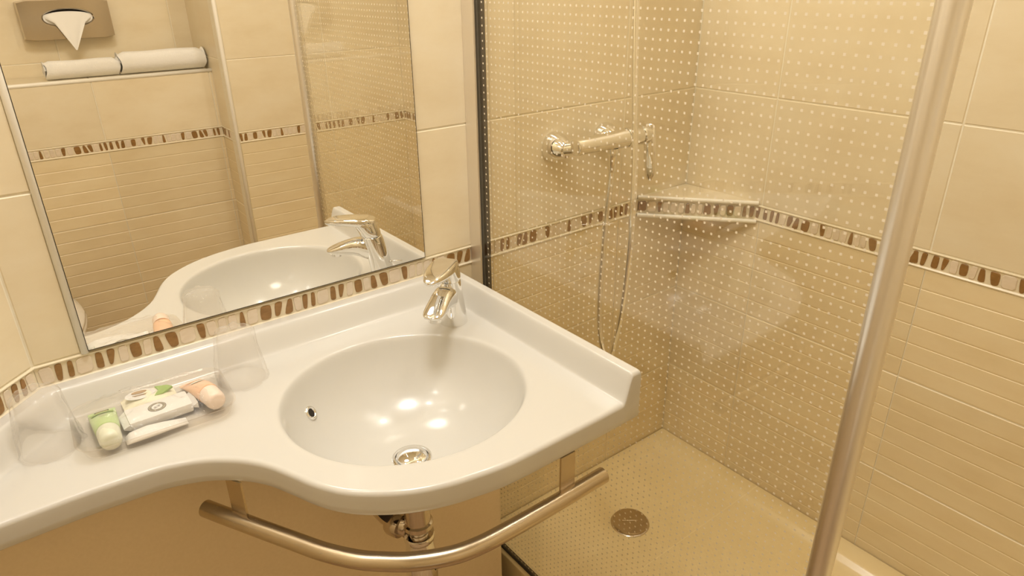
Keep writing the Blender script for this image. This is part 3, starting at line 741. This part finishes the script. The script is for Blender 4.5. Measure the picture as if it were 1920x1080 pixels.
def patch(parent, name, a, d_, s, L, u0, u1, w0, w1, m, z0, lift=0, oval=False, wmax=.018):
    V_ = []; n = 9; rows_ = 7
    for i in range(rows_):
        u = lerp(u0, u1, i/(rows_-1)); wv = lerp(w0, w1, i/(rows_-1))
        if oval: wv = w0*math.sqrt(max(.02, 1-(2*i/(rows_-1)-1)**2))
        for j in range(n):
            v_ = (j/(n-1)*2-1)*wv; fall = (1-math.sqrt(max(0, 1-(abs(v_)/wmax)**2.2)))*top_height(u)*.5
            V_.append(a+d_*(u*L)+s*v_+Vector((0,0,z0+top_height(u)-fall+.0011+lift*u)))
    F_ = [(i*n+j, i*n+j+1, (i+1)*n+j+1, (i+1)*n+j) for i in range(rows_-1) for j in range(n-1)]
    return mk(name, V_, F_, m, parent, smooth=True)
t, a, d_, s, L, bd = tube_bottle('shower_gel_tube', (-.5435,-.066), (-.5465,-.180), .0180, .0148, m_green, m_green_dk, 'green gel tube with a frosted cap at the left end of the tray')
patch(t, 'label_band', a, d_, s, L, .10, .30, .0150, .0150, m_green_dk, ZT)
patch(t, 'logo_plate', a, d_, s, L, .02, .075, .0095, .0095, m_ink, ZT)
patch(t, 'logo_plate', a, d_, s, L, .035, .062, .0075, .0075, m_inktan, ZT+.0002)
for k in range(3): patch(t, 'print_line', a, d_, s, L, .38+k*.04, .39+k*.04, .006-.001*k, .006-.001*k, m_inkpale, ZT)
g = G()
t, a, d_, s, L, bd = tube_bottle('lotion_tube', (-.4185,-.066), (-.4060,-.176), .0170, .0148, m_orange, m_orange_dk, 'peach coloured lotion tube at the right end of the tray', mcap=m_cap_peach, lift=.004)
patch(t, 'logo_plate', a, d_, s, L, .03, .12, .0120, .0120, m_orange_dk, ZT, .004, True)
patch(t, 'logo_plate', a, d_, s, L, .055, .095, .0080, .0080, m_orange, ZT+.0003, .004, True)
patch(t, 'label_band', a, d_, s, L, .20, .215, .0145, .0145, m_orange_dk, ZT, .004)
patch(t, 'logo_dot', a, d_, s, L, .26, .40, .0095, .0095, m_cap, ZT, .004, True)
# cream sachet with olive print
sa = thing('soap_sachet', (-.484, -.080, ZT), 'cream soap sachet with green print behind the paper wrapper', 'sachet')
g = G(); rings = []
for u, hw, hh in [(-.036,.019,.0012),(-.033,.0205,.0016),(-.022,.021,.0055),(0,.0215,.0075),(.022,.021,.0055),(.034,.0205,.0016),(.037,.019,.0012)]:
    rings.append(se(Vector((-.4805+u, -.0815-u*.12, ZT+hh+.0015)), hw, hh, Vector((0,1,0)), Z3, 24, 2.6))
g.rings(rings); g.obj('packet', m_cream, sa, smooth=True, auto=50)
def flat(parent, name, pts, z, m, th=.0004):
    g = G(); g.rings([[(p[0], p[1], z) for p in pts], [(p[0], p[1], z+th) for p in pts]]); return g.obj(name, m, parent)
def ell(cx_, cy_, a_, b_, ang=0, n=28): return [(cx_+a_*math.cos(t)*math.cos(ang)-b_*math.sin(t)*math.sin(ang), cy_+a_*math.cos(t)*math.sin(ang)+b_*math.sin(t)*math.cos(ang)) for t in [2*PI*k/n for k in range(n)]]
flat(sa, 'oval_panel', ell(-.490,-.077,.021,.014,-.12), ZT+.0152, m_wrap)
flat(sa, 'logo_plate', ell(-.4905,-.071,.0105,.0042,-.12), ZT+.0160, m_inktan)
flat(sa, 'print_line', [(-.501,-.0775),(-.481,-.080),(-.481,-.0807),(-.501,-.0782)], ZT+.0160, m_inktan)
flat(sa, 'print_line', [(-.499,-.0800),(-.483,-.082),(-.483,-.0827),(-.499,-.0807)], ZT+.0160, m_inktan)
flat(sa, 'leaf_print', [(-.468,-.066),(-.452,-.073),(-.446,-.082),(-.462,-.093),(-.474,-.094),(-.466,-.080)], ZT+.0120, m_green_dk, .0032)
# folded paper wrapper with a round emblem
wr = thing('paper_wrapper', (-.478, -.128, ZT), 'white paper wrapped soap bar with a round emblem in the tray', 'soap')
g = G(); g.box(-.519, -.434, -.150, -.106, ZT+.0005, ZT+.0150, .0035); g.obj('wrapped_bar', m_wrap, wr, smooth=True, auto=35)
for x0, x1 in ((-.527,-.518),(-.435,-.427)):
    g = G(); g.rings([[(x0,-.147,ZT+.006),(x1,-.149,ZT+.003),(x1,-.107,ZT+.003),(x0,-.109,ZT+.006)], [(x0,-.147,ZT+.0075),(x1,-.149,ZT+.0125),(x1,-.107,ZT+.0125),(x0,-.109,ZT+.0075)]])
    g.obj('folded_end', m_wrap, wr)
EZ = ZT+.0151
em = flat(wr, 'emblem_ring', ell(-.478,-.128,.0122,.0122), EZ, m_ink, .0002)
flat(wr, 'emblem_band', ell(-.478,-.128,.0114,.0114), EZ+.0002, m_inkpale, .0001)
# lettering-like ticks round the band
g = G()
for k in range(34):
    if k % 8 == 7: continue
    a = 2*PI*k/34; e1, e2 = Vector((math.cos(a), math.sin(a), 0)), Vector((-math.sin(a), math.cos(a), 0)); c_ = Vector((-.478,-.128,EZ+.0003))
    q = [c_+e1*.0082-e2*.0004, c_+e1*.0106-e2*.0004, c_+e1*.0106+e2*.0004, c_+e1*.0082+e2*.0004]
    g.rings([q, [p+Z3*.0001 for p in q]])
tag(g.obj('emblem_lettering', m_ink, wr), kind='stuff')
flat(wr, 'emblem_ring', ell(-.478,-.128,.0078,.0078), EZ+.0003, m_ink, .0001)
flat(wr, 'emblem_centre', ell(-.478,-.128,.0073,.0073), EZ+.0004, m_wrap, .0001)
for sgn in (1, -1):
    c0 = Vector((-.478, -.128, 0)); ar_ = [(-.0045,.0012),(.0018,.0024),(.0016,.0036),(.0054,.0022),(.0024,.0006),(.0021,.0016),(-.0040,.0006)]
    pts = [(c0.x+sgn*px, c0.y+sgn*py) for px, py in ar_]
    if sgn < 0: pass
    flat(wr, 'emblem_arrow', pts, EZ+.0005, m_ink, .0001)
# small white packet and crumpled film round the tray
pk = thing('comb_packet', (-.50, -.17, ZT), 'small white packet at the front edge of the tray', 'packet')
g = G(); rings = []
for u, hw, hh in [(-.03,.010,.001),(-.022,.013,.004),(0,.014,.005),(.022,.012,.004),(.05,.009,.0015)]:
    rings.append(se(Vector((-.500+u, -.170+u*-.02, ZT+hh+.001)), hw, hh, Vector((0,1,0)), Z3, 20, 2.4))
g.rings(rings); g.obj('packet', m_wrap, pk, smooth=True)
fmv = []; nn1, nn2 = 64, 16; random.seed(5)
for i in range(nn1+1):
    for j in range(nn2+1):
        rr_ = j/nn2; a_ = 2*PI*i/nn1; ca, sa2 = math.cos(a_), math.sin(a_)
        xx = -.4815+.103*rr_*math.copysign(abs(ca)**.45, ca); yy = -.125+.0685*rr_*math.copysign(abs(sa2)**.45, sa2)-(xx+.4815)*.05
        zz = .0225+.019*(1-smooth01((rr_-.55)/.45))+.0018*math.sin(170*xx+90*yy)*(1-rr_)**.3+.0012*math.sin(260*xx-330*yy+1)*(1-rr_)**.3
        fmv.append((xx, yy, ZC+zz))
fo = mk('tray_film', fmv, [(i*(nn2+1)+j, (i+1)*(nn2+1)+j, (i+1)*(nn2+1)+j+1, i*(nn2+1)+j+1) for i in range(nn1) for j in range(nn2)], m_film, loc=(-.48,-.125,ZC), smooth=True)
tag(fo, 'loose clear film stretched over the tray of toiletries', 'wrapper')

# ------------------------------------------------------------------ seen in the mirror: towels, tissue box, toilet
def towel(x0, x1, r, y, label, seed):
    rnd = random.Random(seed); t = thing('rolled_towel', ((x0+x1)/2, y, LEDGE), label, 'towel', 'rolled towels on the ledge')
    g = G(); n = 40; rings = []
    m_ = 14
    for i in range(m_+1):
        u = i/m_; x = lerp(x0, x1, u); e = min(u, 1-u); rr = r*(1-.12*max(0, 1-e/.05)**2)
        rr *= 1+.015*math.sin(u*9+seed)
        rings.append([(x+.004*math.sin(3*a+seed)*(1 if e == 0 else 0), y+rr*1.08*math.cos(a), LEDGE+.001+max(.0, rr*.93+rr*.93*math.sin(a) + (.006*math.sin(2*a+1) if math.sin(a) > 0 else 0))) for a in [2*PI*k/n for k in range(n)]])
    g.rings(rings, caps=False); body = g.obj('outer_layer', m_towel, t, smooth=True)
    # spiral ends
    for xe, sg_ in ((x0, -1), (x1, 1)):
        g = G(); N = 90; rb = r*.90
        inn = []; out = []
        for k in range(N+1):
            a = k/N*3.2*2*PI; ra = rb*.98*(1-k/N*.93)
            for lst, rad in ((out, ra), (inn, max(ra-rb*.19, 0))):
                lst.append((y+rad*1.08*math.cos(a), LEDGE+.001+r*.93+rad*math.sin(a)))
        o1 = [(xe+sg_*.003*(1-k/N)+sg_*(-.006)*(k % 2)*0, p[0], p[1]) for k, p in enumerate(out)]; i1 = [(xe-sg_*.004, p[0], p[1]) for p in inn]
        V_ = o1+i1; F_ = [(k, k+1, N+1+k+1, N+1+k) for k in range(N)]
        mk('rolled_end', V_, F_, m_towel, t, smooth=True)
    return t
towel(-.352, -.134, .034, -1.712, 'smaller rolled white towel on the ledge, left one in the mirror', 1)
towel(-.130, .150, .042, -1.712, 'larger rolled white towel on the ledge, right one in the mirror', 2)

ts = thing('tissue_dispenser', (-.24, YB, .556), 'chrome tissue box on the wall above the towels', 'tissue box')
X0, X1, Z0_, Z1_ = -.372, -.106, .556, .678; YF = -1.800
g = G(); g.box(X0+.006, X1-.006, YB+.001, YF-.012, Z0_+.006, Z1_-.006); g.obj('housing', m_dark, ts)
# front plate with an oval mouth
oc_ = (-.2345, .6230); NO = 48; outer = []; inner = []; 
for k in range(NO):
    a = 2*PI*k/NO; ca, sa_ = math.cos(a), math.sin(a)
    inner.append((oc_[0]+.078*ca, oc_[1]+.030*math.copysign(abs(sa_)**.9, sa_)))
    cx_, cz_ = (X0+X1)/2, (Z0_+Z1_)/2; kx = (X1-X0)/2/max(abs(ca), 1e-6); kz = (Z1_-Z0_)/2/max(abs(sa_), 1e-6); kk = min(kx, kz)
    outer.append((cx_+ca*kk, cz_+sa_*kk))
g = G()
def ringp(pts, y, sc_=1, c=None):
    return [(p[0], y, p[1]) for p in pts]
inn2 = [(oc_[0]+(p[0]-oc_[0])*.94, oc_[1]+(p[1]-oc_[1])*.88) for p in inner]
out2 = [((X0+X1)/2+(p[0]-(X0+X1)/2)*1.02, (Z0_+Z1_)/2+(p[1]-(Z0_+Z1_)/2)*1.045) for p in outer]
g.rings([ringp(out2, YB+.001), ringp(out2, YF-.010), ringp(outer, YF), ringp(inner, YF), ringp(inner, YF+.003), ringp(inn2, YF-.002), ringp(inn2, YF-.012)], caps=False)
g.obj('cover', m_dkchrome, ts, smooth=True, auto=30)
tv = []
for k in range(13):
    a = PI*k/12; tv.append((oc_[0]-.068*math.cos(a), YF+.002+.004*math.sin(a*3), oc_[1]+.020*math.sin(a)))
tipv = (-.236, YF+.022, .592)
g = G(); g.rings([tv, [((lerp(p[0], tipv[0], .33)), YF+.017+.003*math.sin(k*1.1), lerp(p[2], tipv[2], .48)) for k, p in enumerate(tv)], [(lerp(p[0], tipv[0], .97), tipv[1], lerp(p[1], tipv[2], .97)) for p in tv]], closed=False, caps=False)
tis = thing('tissue', (-.236, YF, .58), 'white tissue folded to a point hanging from the chrome box', 'tissue')
g.obj('folded_sheet', m_tissue, tis, smooth=True)
g = G(); g.rings([[(oc_[0]-.074*math.cos(a), YF-.0035, oc_[1]+.004+.016*math.sin(a)) for a in [PI*k/16 for k in range(17)]], [(oc_[0]-.074*math.cos(a), YF-.0025, oc_[1]-.014-.010*math.sin(a)) for a in [PI*k/16 for k in range(17)]]], closed=False, caps=False)
g.obj('tissue_bunch', m_tissue, tis, smooth=True)

tl = thing('toilet', (-.64, -1.4, FL), 'white wall hung toilet with closed lid below the ledge', 'toilet')
cx_ = -.645
def egg(z, w, y0, y1, n=36):
    out = []
    for k in range(n):
        a = 2*PI*k/n; yy = (y0+y1)/2+(y1-y0)/2*math.sin(a); f_ = 1-.12*max(0, math.sin(a))
        out.append((cx_+w*f_*math.copysign(abs(math.cos(a))**.55, math.cos(a)), yy, z))
    return out
g = G(); g.rings([egg(-.60,.09,-1.652,-1.36), egg(-.50,.11,-1.652,-1.28), egg(-.40,.15,-1.652,-1.17), egg(-.31,.180,-1.652,-1.125), egg(-.285,.184,-1.652,-1.118)]); g.obj('bowl', m_ceramic, tl, smooth=True, auto=60)
g = G(); g.rings([egg(-.284,.188,-1.640,-1.112), egg(-.280,.191,-1.642,-1.108), egg(-.268,.191,-1.642,-1.108), egg(-.265,.188,-1.640,-1.112)]); g.obj('seat', m_ceramic, tl, smooth=True, auto=60)
g = G(); g.rings([egg(-.264,.188,-1.636,-1.114), egg(-.261,.190,-1.638,-1.110), egg(-.252,.187,-1.638,-1.113), egg(-.246,.165,-1.62,-1.14)]); g.obj('lid', m_ceramic, tl, smooth=True, auto=60)

# ------------------------------------------------------------------ lamps out of frame
vl = thing('wall_lamp', (-.90, -.32, 1.25), 'small chrome wall lamp on the angled wall left of the mirror', 'lamp')
g = G(); g.lathe([(.045,0),(.045,.012),(.012,.016),(.010,.09),(.03,.10)], (-.877, -.283, 1.25), (.7071,-.7071,0), 28); g.obj('arm', m_chrome, vl, smooth=True, auto=40)
g = G(); g.lathe([(.060,.075),(.055,.082),(.045,.06),(.052,.062)], SIDE, (0,0,1), 28, caps=False); g.obj('shade', m_chrome, vl, smooth=True)
m_em = bpy.data.materials.new('lamp_diffuser'); m_em.use_nodes = True; b = m_em.node_tree.nodes['Principled BSDF']
b.inputs['Emission Color'].default_value = (1,.86,.66,1); b.inputs['Emission Strength'].default_value = 4; b.inputs['Base Color'].default_value = (.9,.85,.75,1)
cl = thing('ceiling_lamp', (-.25, -.52, CEIL), 'round flush ceiling lamp over the washroom', 'lamp')
g = G(); g.lathe([(.19,0),(.19,-.03),(.18,-.035)], (-.25,-.52,CEIL), seg=40, caps=True); g.obj('housing', m_trim, cl, smooth=True, auto=40)
g = G(); g.lathe([(.178,-.035),(.16,-.045),(0,-.047)], (-.25,-.52,CEIL), seg=40, caps=False); g.obj('diffuser', m_em, cl, smooth=True)
for (lx, ly), lb in zip(SPOTS, ('small recessed ceiling spot over the washbasin', 'small recessed ceiling spot over the shower tray')):
    sl = thing('recessed_spot', (lx, ly, CEIL), lb, 'lamp')
    g = G(); g.lathe([(.085,0),(.085,-.008),(.065,-.01),(.062,0)], (lx,ly,CEIL), seg=32, caps=False); g.obj('ring', m_chrome, sl, smooth=True, auto=40)
